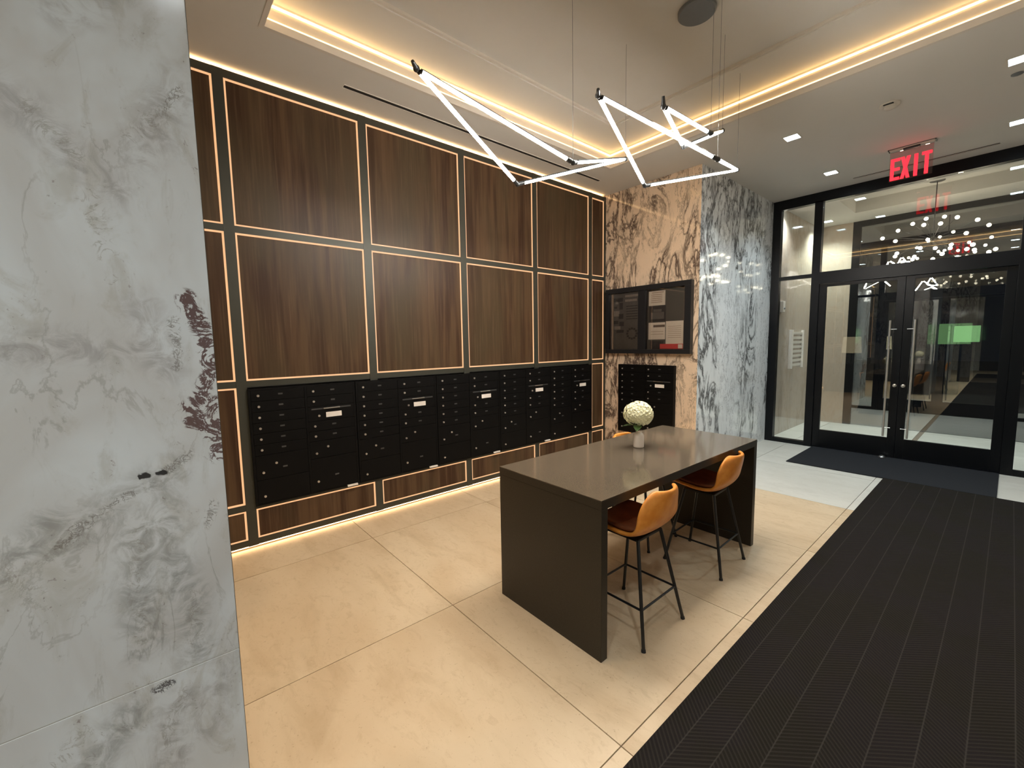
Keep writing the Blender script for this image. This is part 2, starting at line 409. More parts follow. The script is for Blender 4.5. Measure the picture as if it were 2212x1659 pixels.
# near pillar clad in white marble
YC = 1.4
wn = struct('wall_near', bx(nb(), -2.6, .128, YC+.02, YC+.36, 0, ZC-.001), 'dark_wall', 'white grey-veined marble wall end filling the left edge')
for (z0, z1) in ((0, .7815), (.784, ZC-.002)):
    obj('marble_slab', bx(nb(), -2.6, .137, YC, YC+.02, z0, z1, .0012), 'marble', wn)
    obj('marble_slab', bx(nb(), .1285, .1365, YC+.0205, YC+.36, z0, z1), 'marble', wn)
obj('joint_strip', bx(nb(), -2.6, .1365, YC+.0012, YC+.01, .7812, .7843), 'plaster', wn)
obj('edge_trim', bx(nb(), .1366, .1382, YC+.001, YC+.012, 0, ZC-.003), 'frame_grey', wn)
# the unseen sides of the lobby
wt = struct('wall_right', bx(nb(), -9, D2, -3.4, -3.2, 0, 4.3), 'plaster')
we = struct('wall_rear', bx(nb(), -9.2, -9, -3.4, 4.3, 0, 4.3), 'dark_wall')
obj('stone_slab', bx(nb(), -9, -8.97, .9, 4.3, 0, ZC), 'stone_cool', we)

# ================================================================ INNER STOREFRONT
def bar(nm, parent, y0, y1, z0, z1, x0=D-.05, x1=D+.05, mt='door_black'): return obj(nm, bx(nb(), x0, x1, min(y0, y1), max(y0, y1), z0, z1, .002), mt, parent)
def pane(parent, y0, y1, z0, z1, x=D, mt='glass'): return obj('glass_pane', bx(nb(), x-.004, x+.004, min(y0, y1), max(y0, y1), z0, z1), mt, parent)
YL, YR = 2.50, -.62
w1 = struct('window_1', None, None, 'tall sidelight left of the black doors with one crossbar')
bar('stile', w1, 2.42, YP-.003, 0, 3.74); bar('stile', w1, 1.89, 1.99, 0, 3.62)
bar('crossbar', w1, 1.99, 2.42, 2.54, 2.59); bar('sill', w1, 1.99, 2.42, 0, .06); bar('head', w1, 1.99, 2.42, 3.60, 3.74)
pane(w1, 1.99, 2.42, .06, 2.54); pane(w1, 1.99, 2.42, 2.59, 3.60)
w2 = struct('window_2', None, None, 'wide transom window above the double doors')
bar('transom_bar', w2, 0, 1.89, 2.43, 2.60, D-.055, D+.055); bar('head', w2, -.10, 1.99, 3.60+.0005, 3.74)
pane(w2, 0, 1.89, 2.60, 3.60)
w3 = struct('window_3', None, None, 'sidelight right of the black doors at the frame edge')
bar('stile', w3, -.10, 0, 0, 3.60); bar('stile', w3, -.66, -.58, 0, 3.74); bar('sill', w3, -.58, -.10, 0, .06); bar('crossbar', w3, -.58, -.10, 2.54, 2.59)
bar('head', w3, -.58, -.101, 3.60, 3.74)
pane(w3, -.58, -.10, .06, 2.54); pane(w3, -.58, -.10, 2.59, 3.60)
wd = struct('wall_door', bx(nb(), D-.03, D+.15, -3.2, -.661, 0, ZC), 'plaster')

def door(name, y0, y1, hside, label):
    d = struct(name, None, None, label)
    g0, g1 = y0+.085, y1-.085
    for a, b_ in ((y0+.001, g0), (g1, y1-.001)): bar('stile', d, a, b_, .012, 2.425, D-.025, D+.025)
    bar('rail', d, g0, g1, .012, .27, D-.024, D+.024); bar('rail', d, g0, g1, 2.385, 2.425, D-.024, D+.024)
    pane(d, g0, g1, .27, 2.385)
    hy = g0-.0+.035 if hside == 'lo' else g1-.035
    hd = obj('pull_handle', tube(nb(), (D-.09, hy, .30), (D-.09, hy, 1.86), .0125), 'steel', d, True)
    for z in (.42, 1.74): 
        ye = y0+.05 if hside == 'lo' else y1-.05
        b = nb(); tube(b, (D-.026, hy, z), (D-.09, hy, z), .008); tube(b, (D-.09, hy, z), (D-.09, ye, z), .006)
        obj('standoff', b, 'steel', hd, True)
    b = nb(); lathe(b, [(.022, 0), (.022, .008), (.012, .012)], 20)
    lk = obj('lock_cylinder', b, 'steel', d, True); lk.rotation_euler = (0, -PI/2, 0); lk.location = (D-.0255, (y0+.042) if hside == 'lo' else (y1-.042), .99)
    return d
dl = door('door_1', .9445, 1.8895, 'lo', 'left leaf of the black framed glass double door')
dr = door('door_2', .0005, .943, 'hi', 'right leaf of the black framed glass double door')
b = nb(); lathe(b, [(.045, 0), (.045, .012), (.03, .026), (.012, .032)], 20)
obj('meeting_strip', bx(nb(), D+.026, D+.034, .925, .962, .012, 2.42), 'door_black', dl)
for yy in (-.012, 1.878): obj('jamb_strip', bx(nb(), D+.026, D+.034, yy, yy+.024, .012, 2.42), 'door_black', w2)
t_ = obj('door_stop', b, 'steel', None, True); t_.location = (7.47, 1.05, 0.0145); tag(t_, 'small steel dome door stop at the foot of the doors', 'door stop')

# ================================================================ VESTIBULE
vc = struct('trim_1', None, None, 'vestibule ceiling with a shallow raised tray')
def vb(*a): return obj('ceiling_panel', bx(nb(), *a), 'ceiling', vc)
vb(D+.02, 8.30, -3.2, 4.3, 3.74, 4.3); vb(9.30, D2+.3, -3.2, 4.3, 3.74, 4.3); vb(8.30, 9.30, 1.86, 4.3, 3.74, 4.3); vb(8.30, 9.30, -3.2, -.3, 3.74, 4.3); vb(8.30, 9.30, -.3, 1.86, 3.93, 4.3)
vw_ = struct('wall_vestibule', bx(nb(), D+.05, D2+.2, YP+.03, YP+.2, 0, 4.0), 'dark_wall', 'beige stone side wall of the vestibule behind the glass')
obj('stone_slab', bx(nb(), D+.051, 8.83, YP, YP+.029, 0, 3.739), 'stone_beige', vw_); obj('stone_slab', bx(nb(), 8.833, D2-.031, YP, YP+.029, 0, 3.739), 'stone_beige', vw_)
obj('stone_slab', bx(nb(), D2-.03, D2+.1, 2.02, YP+.029, 0, 3.739), 'stone_beige', vw_)
wv_ = struct('wall_vestibule_right', bx(nb(), D+.16, D2, -1.2, -1.1, 0, 3.74), 'stone_beige')
w4 = struct('window_4', None, None, 'outer glass front of the vestibule with thin dark frame')
bar('stile', w4, 1.90, 2.02, 0, 3.74, D2-.03, D2+.05); bar('head', w4, -1.1, 1.90, 3.64, 3.74, D2-.03, D2+.05)
pane(w4, -1.1, 1.90, 0.005, 3.64, D2, 'glass_outer')
gr = struct('trim_2', bx(nb(), D2+.06, 40, -12, 14, -.2, -.02), 'dark_wall', 'dark pavement outside')

th_ = struct('trim_3', bx(nb(), D-.06, D+.06, -.0, 1.99, 0, .0112), 'door_black', 'dark threshold under the double doors')
# call panel on vestibule wall
cp = thing('call_panel', 'white framed louvred panel on the stone wall behind the left sidelight', 'wall panel', (8.88, YP, 1.45))
b = nb(); bx(b, -.34, -.27, -.05, 0, -.34, .34, .003); obj('side_rail', b, 'white_label', cp)
b = nb(); bx(b, .27, .32, -.05, 0, -.34, .34, .003); obj('side_rail', b, 'white_label', cp)
obj('back_plate', bx(nb(), -.27, .27, -.012, 0, -.34, .34), 'stone_beige', cp)
sl0 = None
for k in range(8):
    if sl0 is None: sl0 = obj('slat', bx(nb(), -.27, .27, -.035, -.014, -.022, .022, .003), 'trim_paint', cp, loc=(0, 0, -.28+k*.08))
    else: inst('slat', sl0, cp, (0, 0, -.28+k*.08))
o = obj('wall_sensor', bx(nb(), 8.03, 8.13, YP-.05, YP-.001, 2.08, 2.26, .006), 'white_label'); tag(o, 'small white sensor box high on the stone wall behind the sidelight', 'sensor')
obj('sensor_eye', ball(nb(), (8.08, YP-.05, 2.14), .018), 'grey_disc', o, True)

# ================================================================ CARPETS
o = obj('carpet_runner', bx(nb(), -6.5, 6.385, -1.35, .872, 0.001, .013, .003), 'carpet'); tag(o, 'long dark runner carpet with herringbone ribbed lanes', 'carpet')
o = obj('door_mat', bx(nb(), 6.395, 7.545, 0.0, 1.868, 0.001, .013, .003), 'mat'); tag(o, 'plain charcoal door mat laid crosswise before the black doors', 'mat')

# ================================================================ MAILBOXES
def lockmesh():
    b = nb(); tube(b, (0, 0, 0), (0, -.010, 0), .0095, None, 12); bx(b, -.0015, .0015, -.0108, -.0095, -.005, .005); return b
LK = obj('lock', lockmesh(), 'lock_metal', None, True); LK.location = (0, 0, -50)
PL = obj('number_plate', bx(nb(), -.017, .017, -.0025, 0, -.0065, .0065, .0008), 'plate'); PL.location = (0, 0, -50)
DM = {}
def door_mesh(w_, h_):
    k = (round(w_, 4), round(h_, 4))
    if k not in DM:
        o = obj('mail_door', bx(nb(), .0015, w_-.0015, -.014, 0, .0015, h_-.0015, .0015), 'mail_black'); DM[k] = o.data; bpy.data.objects.remove(o)
    return DM[k]
def mailbox(name, label, loc, rz, group, tagged=True):
    """bank of mail doors: local x to the right, front faces -y, z from 0 (bottom)"""
    t = thing(name, label, 'mailbox', loc, rz, group)
    Hh, Ww = .965, .852
    b = nb(); bx(b, 0, Ww, .0, .045, 0, Hh); obj('carcass', b, 'mail_seam', t)
    b = nb(); bx(b, 0, .018, -.016, .0, 0, Hh); bx(b, Ww-.018, Ww, -.016, 0, 0, Hh); bx(b, .018, Ww-.018, -.016, 0, 0, .012); bx(b, .018, Ww-.018, -.016, 0, Hh-.014, Hh); bx(b, .418, .436, -.0165, 0, .012, Hh-.014)
    obj('face_frame', b, 'mail_black', t)
    lw = .400
    def dd(x, z0, z1, lock=True, plate=True, extra=False, px=.215):
        d = bpy.data.objects.new('mail_door', door_mesh(lw, z1-z0)); C.objects.link(d); d.parent = t; d.location = (x, 0, z0)
        if lock: inst('lock', LK, d, (.052, -.0142, (z1-z0)*(.5 if z1-z0 < .12 else .30)))
        if plate: inst('number_plate', PL, d, (px-.0, -.0142, (z1-z0)*(.55 if z1-z0 < .12 else .42)))
        if extra: inst('lock', LK, d, (.150, -.0142, (z1-z0)*.62))
        return d
    z = Hh-.014; st = .0895
    for k in range(6): dd(.018, z-st, z); z -= st
    z2 = z-.205; dd(.018, z2, z, extra=True); dd(.018, .012, z2, plate=False)
    x = .436; z = Hh-.014
    for k in range(2): dd(x, z-st, z); z -= st
    # outgoing mail door: slot with pull and white label
    d = bpy.data.objects.new('outgoing_door', door_mesh(lw, .13)); C.objects.link(d); d.parent = t; d.location = (x, 0, z-.13)
    obj('mail_slot', bx(nb(), .03, .37, -.0152, -.0138, .100, .112), 'plate', d)
    obj('slot_pull', bx(nb(), .13, .27, -.026, -.0138, .101, .112, .002), 'steel', d)
    obj('white_label', bx(nb(), .150, .285, -.0158, -.0141, .025, .070, .002), 'white_label', d)
    inst('lock', LK, d, (.09, -.0142, .045))
    z -= .13
    for k in range(2): dd(x, z-st, z); z -= st
    z2 = z-.155; dd(x, z2, z, extra=True, plate=False); dd(x, .012, z2, px=.215)
    if tagged: 
        b = nb(); bx(b, .735, .83, -.034, -.017, -.004, .012, .002); obj('bottom_tag', b, 'white_label', t)
    return t
xs = [.580, 1.438, 2.296, 3.154, 4.012]
lab = ['black mailbox bank nearest the marble wall, leftmost on the walnut wall', 'black mailbox bank second from the left on the walnut wall', 'black mailbox bank in the middle of the five on the walnut wall',
       'black mailbox bank second from the stone corner on the walnut wall', 'black mailbox bank at the far right end of the walnut wall']
for x, l in zip(xs, lab): mailbox('mailbox_bank', l, (x, W-.004, .352), 0, 'mailbox banks on the walnut wall', x < 4)
mb = mailbox('mailbox_bank', 'black mailbox bank set alone in the veined stone wall under the notice case', (XB-.047, 3.665, .352), -PI/2, 'mailbox bank on the stone wall', False)

# ================================================================ NOTICE CASE
nc = thing('notice_case', 'black framed two-door glass notice case on the veined stone wall', 'notice board', (XB, 0, 0))
y0, y1, z0, z1 = 2.598, 3.885, 1.472, 2.388
def nbx(nm, mt, *a, par=nc, bev=.002): return obj(nm, bx(nb(), *a, bev) if bev else bx(nb(), *a), mt, par)
nbx('back_board', plain('board_grey', (.100, .088, .070), .8), -.012, -.001, y0+.01, y1-.01, z0+.01, z1-.01, bev=0)
nbx('frame', 'black_metal', -.075, -.001, y0, y1, z0, z0+.055); nbx('frame', 'black_metal', -.075, -.001, y0, y1, z1-.065, z1)
nbx('frame', 'black_metal', -.0755, -.001, y0, y0+.085, z0+.055, z1-.065); nbx('frame', 'black_metal', -.0755, -.001, y1-.05, y1, z0+.055, z1-.065)
nbx('mullion', 'black_metal', -.0755, -.012, 3.235, 3.345, z0+.055, z1-.065)
nbx('glass_pane', 'glass_case', -.060, -.056, 3.345, y1-.05, z0+.055, z1-.065, bev=0); nbx('glass_pane', 'glass_case', -.060, -.056, y0+.085, 3.235, z0+.055, z1-.065, bev=0)
def paper(name, label, yl, yr, zb, zt, mt, lines=None, x=-.016):
    # yl = left edge as seen from the room (larger y)
    o = obj(name, bx(nb(), XB+x-.0015, XB+x, yr, yl, zb, zt), mt); tag(o, label, 'poster' if 'poster' in name else 'paper')
    if lines:
        for (f0, f1, g0, g1, m2) in lines:   # fractions from left/bottom
            a = yl-(yl-yr)*f0; c_ = yl-(yl-yr)*f1
            obj('print', bx(nb(), XB+x-.0026, XB+x-.0014, c_, a, zb+(zt-zb)*g0, zb+(zt-zb)*g1), m2, o)
    return o
M['poster_grey'] = plain('poster_grey', (.145, .125, .105), .6, var=.25, scale=14)
M['poster_dark'] = plain('poster_dark', (.045, .036, .034), .6, var=.5, scale=22)
M['poster_pale'] = plain('poster_pale', (.36, .29, .24), .6, var=.3, scale=25)
M['paper_cream'] = plain('paper_cream', (.90, .76, .60), .7, var=.05, scale=40)
M['print_tan'] = plain('print_tan', (.50, .36, .25), .7)
M['print_brown'] = plain('print_brown', (.20, .14, .10), .7, var=.3, scale=50)
M['card_red'] = plain('card_red', (.80, .08, .07), .5)
lines = [(.0, .06, .0, 1, 'poster_pale'), (.10, .42, .86, .93, 'poster_dark'), (.16, .26, .82, .92, 'poster_pale'), (.30, .42, .72, .84, 'poster_dark'), (.50, .95, .93, .97, 'poster_pale'), (.50, .90, .85, .89, 'poster_pale'),
         (.10, .30, .60, .70, 'poster_pale'), (.12, .22, .74, .78, 'poster_dark'), (.28, .44, .55, .64, 'poster_dark'), (.10, .26, .46, .52, 'poster_dark'), (.30, .46, .42, .50, 'poster_dark'), (.12, .34, .36, .42, 'poster_pale'), (.20, .46, .30, .35, 'poster_dark')]
for k in range(6): lines.append((.54, .92, .76-.045*k, .775-.045*k, 'poster_dark'))
for k in range(12):
    a = 2*PI*k/12; cx_, cz_ = .74+.16*math.cos(a), .28+.09*math.sin(a); lines.append((cx_-.035, cx_+.035, cz_-.018, cz_+.018, 'poster_dark'))
paper('grey_poster', 'tall grey printed poster filling the left door of the notice case', 3.830, 3.350, 1.53, 2.315, 'poster_grey', lines)
pl = [(.18, .9, .86, .92, 'print_tan')]+[(.15, .82, .20+.13*k, .25+.13*k, 'print_tan') for k in range(5)]
paper('notice_sheet', 'cream notice sheet at the upper left of the right-hand case door', 3.215, 2.975, 2.11, 2.30, 'paper_cream', pl)
paper('dark_sheet', 'dark grey notice sheet with an arched print below the upper cream sheet', 3.205, 2.965, 1.90, 2.10, 'poster_dark', [(.1, .9, .15, .6, 'poster_grey'), (.25, .75, .62, .8, 'poster_grey')])
paper('notice_sheet', 'cream notice sheet with a brown heading at the lower left of the right-hand case door', 3.215, 2.97, 1.66, 1.885, 'paper_cream', [(.3, .98, .72, .86, 'print_brown'), (.15, .9, .45, .48, 'print_tan'), (.15, .9, .3, .33, 'print_tan')])
paper('notice_sheet', 'large cream notice sheet at the lower right of the notice case', 2.96, 2.72, 1.55, 1.895, 'paper_cream', [(.12, .88, .80-.07*k, .815-.07*k, 'print_tan') for k in range(7)])
paper('dark_card', 'dark card pinned at the bottom of the notice case beside a red card', 3.19, 2.99, 1.535, 1.64, 'poster_dark')
paper('red_card', 'red card with white end at the bottom right of the notice case', 3.04, 2.72, 1.535, 1.60, 'card_red', [(.80, .98, .1, .9, 'paper_cream')], x=-.019)

# ================================================================ TABLE
tb = thing('waterfall_table', 'high dark brown polished stone table with slab ends', 'table', (2.624, 1.668, 0), -.010)
Lx, Ly, Tz, th = 1.935/2, .815/2, .862, .050
obj('tabletop', bx(nb(), -Lx, Lx, -Ly, Ly, Tz-.004, Tz, .0015), 'quartz', tb)
obj('top_edge', bx(nb(), -Lx, Lx, -Ly, Ly, Tz-th, Tz-.004, .0), 'quartz_honed_shaded', tb)
obj('side_slab', bx(nb(), -Lx, -Lx+th, -Ly, Ly, 0.001, Tz-th-.0005, .002), 'quartz_honed_shaded', tb)
obj('side_slab', bx(nb(), Lx-th, Lx, -Ly, Ly, 0.001, Tz-th-.0005, .002), 'quartz_honed_shaded', tb)

# ================================================================ STOOLS
def shell(bm, off=0.0, wscale=1.0, s0=0, s1=99):
    prof = [(.205, .618, .155), (.185, .640, .178), (.10, .634, .200), (.0, .622, .208), (-.09, .624, .210), (-.150, .652, .210), (-.185, .705, .208), (-.205, .765, .200), (-.222, .825, .182), (-.233, .870, .148), (-.238, .896, .095)]
    prof = prof[s0:s1]; nt = 11; grid = []
    for (y, z, hw_) in prof:
        row = []
        for k in range(nt):
            t = -1+2*k/(nt-1)
            back = max(0, min(1, (z-.625)/.16)) if y < -.05 else 0
            up = (1-back)*.030*abs(t)**3+.02*back*0
            fw = back*.060*abs(t)**2.2
            row.append(bm.verts.new((t*hw_*wscale, y+fw+off*back, z-.045+up+off*(1-back))))
        grid.append(row)
    for i in range(len(grid)-1):
        for k in range(nt-1): bm.faces.new((grid[i][k], grid[i][k+1], grid[i+1][k+1], grid[i+1][k]))
    return bm
def solid(o, t, off=0):
    m = o.modifiers.new('thick', 'SOLIDIFY'); m.thickness = t; m.offset = off
    m = o.modifiers.new('soft', 'SUBSURF'); m.levels = 2; m.render_levels = 2
    for p_ in o.data.polygons: p_.use_smooth = True
def make_stool(label, loc, rz):
    """sitter faces +y; back at -y"""
    t = thing('bar_stool', label, 'stool', loc, rz, 'tan bucket stools around the stone table')
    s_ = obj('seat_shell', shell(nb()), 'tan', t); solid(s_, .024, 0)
    p_ = obj('seat_pad', shell(nb(), .022, .90, 1, 6), 'tan_shaded', t); solid(p_, .022, 0)
    obj('seat_mount', bx(nb(), -.12, .12, -.11, .11, .543, .559, .004), 'leg_black', t)
    P = {}
    for sx_ in (-1, 1):
        for sy in (-1, 1):
            top = Vector((sx_*.115, sy*.105, .553)); bot = Vector((sx_*.208, sy*.207, .004)); P[(sx_, sy)] = (top, bot)
            b = nb(); tube(b, bot, top, .0095, .0105, 12)
            lg = obj('leg', b, 'leg_black', t, True)
            obj('foot_cap', tube(nb(), bot+Vector((0, 0, -.003)), bot+(top-bot)*.02, .0125, .0115, 12), 'rubber', lg, True)
    f = .36
    for a, c_ in (((-1, -1), (1, -1)), ((1, -1), (1, 1)), ((1, 1), (-1, 1)), ((-1, 1), (-1, -1))):
        pa = P[a][1].lerp(P[a][0], f); pc = P[c_][1].lerp(P[c_][0], f)
        obj('foot_rail', tube(nb(), pa, pc, .0065, None, 10), 'leg_black', t, True)
    return t
st = make_stool('tan leather bucket stool nearest the marble wall on the runner side of the table', (2.09, 1.375, 0), .0)
st2 = copy_tree(st); st2.location = (3.075, 1.408, 0); st2.rotation_euler = (0, 0, .03); st2['label'] = 'tan leather bucket stool at the door end of the table on the runner side'
st3 = copy_tree(st); st3.location = (3.06, 1.945, 0); st3.rotation_euler = (0, 0, PI); st3['label'] = 'tan leather bucket stool across the table, only its top edge showing by the mailboxes'

# ================================================================ VASE AND HYDRANGEA
vz = .8625; vx, vy = 2.722, 1.755
b = nb(); lathe(b, [(.034, 0), (.038, .004), (.0385, .05), (.038, .088), (.034, .100), (.022, .108), (.0205, .122), (.024, .126), (.019, .126), (.018, .108)], 32)
o = obj('bud_vase', b, 'ceramic', None, True); o.location = (vx, vy, vz); tag(o, 'small cream ceramic bottle vase on the dark stone table', 'vase')
hy = thing('hydrangea', 'round cream hydrangea flower head in the small vase', 'flower', (vx, vy, vz+.126))
b = nb(); tube(b, (0, 0, -.06), (.0, 0, .05), .005); obj('stem', b, 'leaf', hy, True)
b = nb(); rr = random.Random(5)
ball(b, (0, 0, .125), .078, 14, 10, (1, 1, .9))
for k in range(230):
    zf = 1-2*(k+.5)/230; a = k*2.39996; rad = math.sqrt(max(0, 1-zf*zf))
    if zf < -.85: continue
    nrm = Vector((rad*math.cos(a), rad*math.sin(a), zf*.9)).normalized()
    lump = 1+.10*math.sin(3*a+1)*rad+rr.uniform(-.05, .06)
    cpt = Vector((0, 0, .125))+Vector((nrm.x, nrm.y, nrm.z*.88))*.098*lump
    q = nrm.to_track_quat('Z', 'Y').to_matrix(); sp = rr.uniform(0, 1.5)
    for j in range(4):
        an = sp+j*PI/2; L = .016
        d1 = q @ Vector((math.cos(an), math.sin(an), .15)); d2 = q @ Vector((math.cos(an+.75), math.sin(an+.75), .35)); d3 = q @ Vector((math.cos(an-.75), math.sin(an-.75), .35))
        vs = [b.verts.new(cpt), b.verts.new(cpt+d2*L*.75), b.verts.new(cpt+d1*L*1.15), b.verts.new(cpt+d3*L*.75)]
        b.faces.new(vs)
me_o = obj('flower_head', b, 'petal', hy); me_o['kind'] = 'stuff'
for k, (a, el) in enumerate(((2.6, -.1), (3.6, -.25), (.3, -.3))):
    b = nb(); ax = Vector((math.cos(a), math.sin(a), 0)); sd = Vector((-math.sin(a), math.cos(a), 0)); prev = None
    for i in range(6):
        s_ = i/5; wd_ = .030*math.sin(PI*min(.98, s_*.92+.08)); pt = ax*(.02+.105*s_)+Vector((0, 0, .045+el*.15*s_*s_+.01*s_))
        row = [b.verts.new(pt-sd*wd_), b.verts.new(pt+Vector((0, 0, -.006))), b.verts.new(pt+sd*wd_)]
        if prev: b.faces.new((prev[0], prev[1], row[1], row[0])); b.faces.new((prev[1], prev[2], row[2], row[1]))
        prev = row
    obj('leaf', b, 'leaf', hy, True)

# ================================================================ LINEAR PENDANTS
def pendant(label, A, B, C_, Dp, tip, ca):
    t = thing('linear_pendant', label, 'pendant light', (0, 0, 0), 0, 'linear diamond pendants over the table')
    A, B, C_, Dp = map(Vector, (A, B, C_, Dp))
    def arm(p, q, g0=.05, g1=.05):
        d = (q-p).normalized(); a = p+d*g0; b_ = q-d*g1
        tb_ = obj('light_tube', tube(nb(), a, b_, .0115, None, 16), 'tube', t, True)
        # opaque channel over the top of each tube, so that the light goes down and sideways
        sd = d.cross(Vector((0, 0, 1))).normalized(); up = sd.cross(d).normalized(); cb = nb(); rows = []
        for e in (a, b_):
            rows.append([cb.verts.new(e+(sd*math.cos(th)+up*math.sin(th))*rr_) for rr_ in (.0122, .0145) for th in [math.radians(12+i*156/12) for i in range(13)]])
        for i in range(12):
            for q_ in (0, 13): cb.faces.new((rows[0][q_+i], rows[0][q_+i+1], rows[1][q_+i+1], rows[1][q_+i]))
        for i in (0, 12): cb.faces.new((rows[0][i], rows[1][i], rows[1][13+i], rows[0][13+i]))
        for r_ in rows:
            for i in range(12): cb.faces.new((r_[i], r_[i+1], r_[14+i], r_[13+i]))
        obj('channel', cb, 'joint_grey', tb_)
        for e0, e1 in ((a-d*.012, a), (b_, b_+d*.012)): obj('end_cap', tube(nb(), e0, e1, .0128, None, 14), 'leg_black', tb_, True)
    arm(A, B, .028); arm(A, C_, .034); arm(B, Dp, .055, .03); arm(C_, Dp, .055, .03)
    for P_, q in ((A, B), (B, Dp), (C_, Dp), (Dp, None)):
        b = nb(); ball(b, P_, .018, 12, 8)
        if P_ is A: tube(b, P_, P_+Vector(tip), .015, .009, 12)
        elif q is not None: d = (q-P_).normalized(); e = (A-P_).normalized(); tube(b, P_, P_+d*.045, .015, None, 12); tube(b, P_, P_+e*.04, .015, None, 12)
        obj('joint', b, M['joint_grey'], t, True)
    for P_ in ca: 
        P_ = Vector(P_); obj('cable', tube(nb(), P_, (P_.x, P_.y, ZT+.02), .0013, None, 6), 'grey_disc', t)
    return t
pendant('left diamond of light tubes, nearest the walnut wall', (1.185, 2.12, 3.09), (2.107, 2.373, 2.78), (2.139, 1.877, 2.78), (3.006, 2.088, 3.09), (-.038, -.030, .008), [(2.139, 1.877, 2.78), (3.006, 2.088, 3.09)])
pendant('middle diamond of light tubes hanging over the stone table', (2.130, 1.673, 3.09), (3.068, 1.950, 2.86), (3.026, 1.369, 2.86), (4.050, 1.660, 3.125), (-.038, -.030, .008), [(3.026, 1.369, 2.86), (4.050, 1.660, 3.125)])
pendant('smallest diamond of light tubes, behind the middle one', (2.560, 1.503, 3.10), (3.150, 1.680, 3.08), (3.144, 1.476, 3.10), (3.500, 1.553, 3.25), (-.02, -.01, .05), [(3.144, 1.476, 3.10), (3.500, 1.553, 3.25)])
b = nb(); lathe(b, [(.115, 0), (.125, -.004), (.125, -.024), (.118, -.030)], 40)
o = obj('ceiling_canopy', b, 'grey_disc', None, True); o.location = (3.105, 1.578, ZT+.0296); tag(o, 'grey round ceiling canopy above the pendant cables', 'ceiling canopy')

# ================================================================ DOWNLIGHTS
def spot(x, y, z, p, size, col, rad=.06, tgt=None, par=None):
    l = bpy.data.lights.new('spot', 'SPOT'); l.energy = p; l.spot_size = math.radians(size); l.spot_blend = .8; l.shadow_soft_size = rad; l.color = col
    o = bpy.data.objects.new('downlight_beam', l); C.objects.link(o); o.location = (0, 0, -.02) if par else (x, y, z)
    if par: o.parent = par
    return o
dproto = None
def downlight(x, y, label, power=DOWN_W, col=COOL, size=125, z=ZC):
    t = thing('downlight', label, 'downlight', (x, y, z), 0, 'square recessed downlights')
    b = nb(); a, c_ = .075, .062
    bx(b, -a, a, c_, a, -.004, -.0005); bx(b, -a, a, -a, -c_, -.004, -.0005); bx(b, -a, -c_, -c_, c_, -.004, -.0005); bx(b, c_, a, -c_, c_, -.004, -.0005)
    obj('trim_ring', b, 'trim_paint', t); obj('light_lens', bx(nb(), -c_, c_, -c_, c_, -.003, -.0008), 'lens', t)
    spot(x, y, z, power, size, col, .06, par=t)
    return t
downlight(5.303, 1.629, 'square downlight in the ceiling nearest the stone return wall')
downlight(6.808, 1.635, 'square downlight left of the exit sign near the door header')
downlight(5.235, .089, 'square downlight at the right frame edge, nearer the tray')
downlight(6.726, .086, 'square downlight at the right frame edge, nearer the doors')
downlight(7.99, 2.34, 'vestibule downlight beyond the top of the left sidelight', 100, (.9, .97, 1))
downlight(9.55, 2.30, 'vestibule downlight beside the outer stone wall', 110, (.85, 1, .95))
downlight(7.99, -.46, 'vestibule downlight on the far right', 80); downlight(9.55, -.46, 'vestibule downlight by the outer glass on the right', 80)
downlight(.25, -.35, 'square downlight just above the viewpoint', REAR_W, (.93, .97, 1))
for x in (-.9, -2.4, -5.0): 
    for y in (.09, -1.6): downlight(x, y, 'square downlight in the rear lobby ceiling', REAR_W, (.9, .96, 1.0))
for x in (-.7, -2.2): downlight(x, 2.95, 'added unseen downlight behind the marble wall for warm bounce light', 75, (1, .74, .44), 130)  # added out of view to bounce warm light onto the left ceiling and floor
for x in (2.2, 3.7, 5.24, 6.73): downlight(x, -2.8, 'square downlight along the right-hand wall', 20, (1, .93, .85))

# ================================================================ CEILING FITTINGS
o = thing('slot_diffuser', 'long thin dark air slot in the ceiling along the walnut wall', 'air vent', (0, 0, ZC))
obj('slot', bx(nb(), 1.37, 4.66, 3.618, 3.656, -.003, -.0005), 'rubber', o); obj('slot_lip', bx(nb(), 1.365, 4.665, 3.657, 3.662, -.006, -.0005), 'trim_paint', o); obj('slot_lip', bx(nb(), 1.365, 4.665, 3.612, 3.617, -.006, -.0005), 'trim_paint', o)
o = thing('slot_diffuser', 'dark linear air slot in the ceiling just before the door header', 'air vent', (0, 0, ZC))
obj('slot', bx(nb(), 7.27, 7.285, .22, 1.50, -.003, -.0005), 'rubber', o); obj('slot', bx(nb(), 7.300, 7.315, .22, 1.50, -.003, -.0005), 'rubber', o); obj('slot_lip', bx(nb(), 7.287, 7.298, .215, 1.505, -.006, -.0005), 'trim_paint', o)
sm = thing('smoke_detector', 'round pale smoke detector in the ceiling between tray and exit sign', 'smoke detector', (5.281, .852, ZC))
b = nb(); lathe(b, [(.075, 0), (.075, -.010), (.066, -.016)], 32); obj('base_ring', b, 'trim_paint', sm, True)
b = nb(); lathe(b, [(.045, -.0165), (.045, -.030), (.030, -.042), (.01, -.044)], 28); obj('sensor_head', b, 'trim_paint', sm, True)
b = nb(); bx(b, -.075, -.05, -.035, .035, -.019, -.0165); obj('vent_slit', b, 'rubber', sm)
b = nb(); lathe(b, [(.035, 0), (.035, -.006), (.02, -.012)], 20)
o = obj('sprinkler_cover', b, 'grey_disc', None, True); o.location = (5.50, .105, ZC-.0003); tag(o, 'small dark round sprinkler cover at the right frame edge', 'sprinkler')

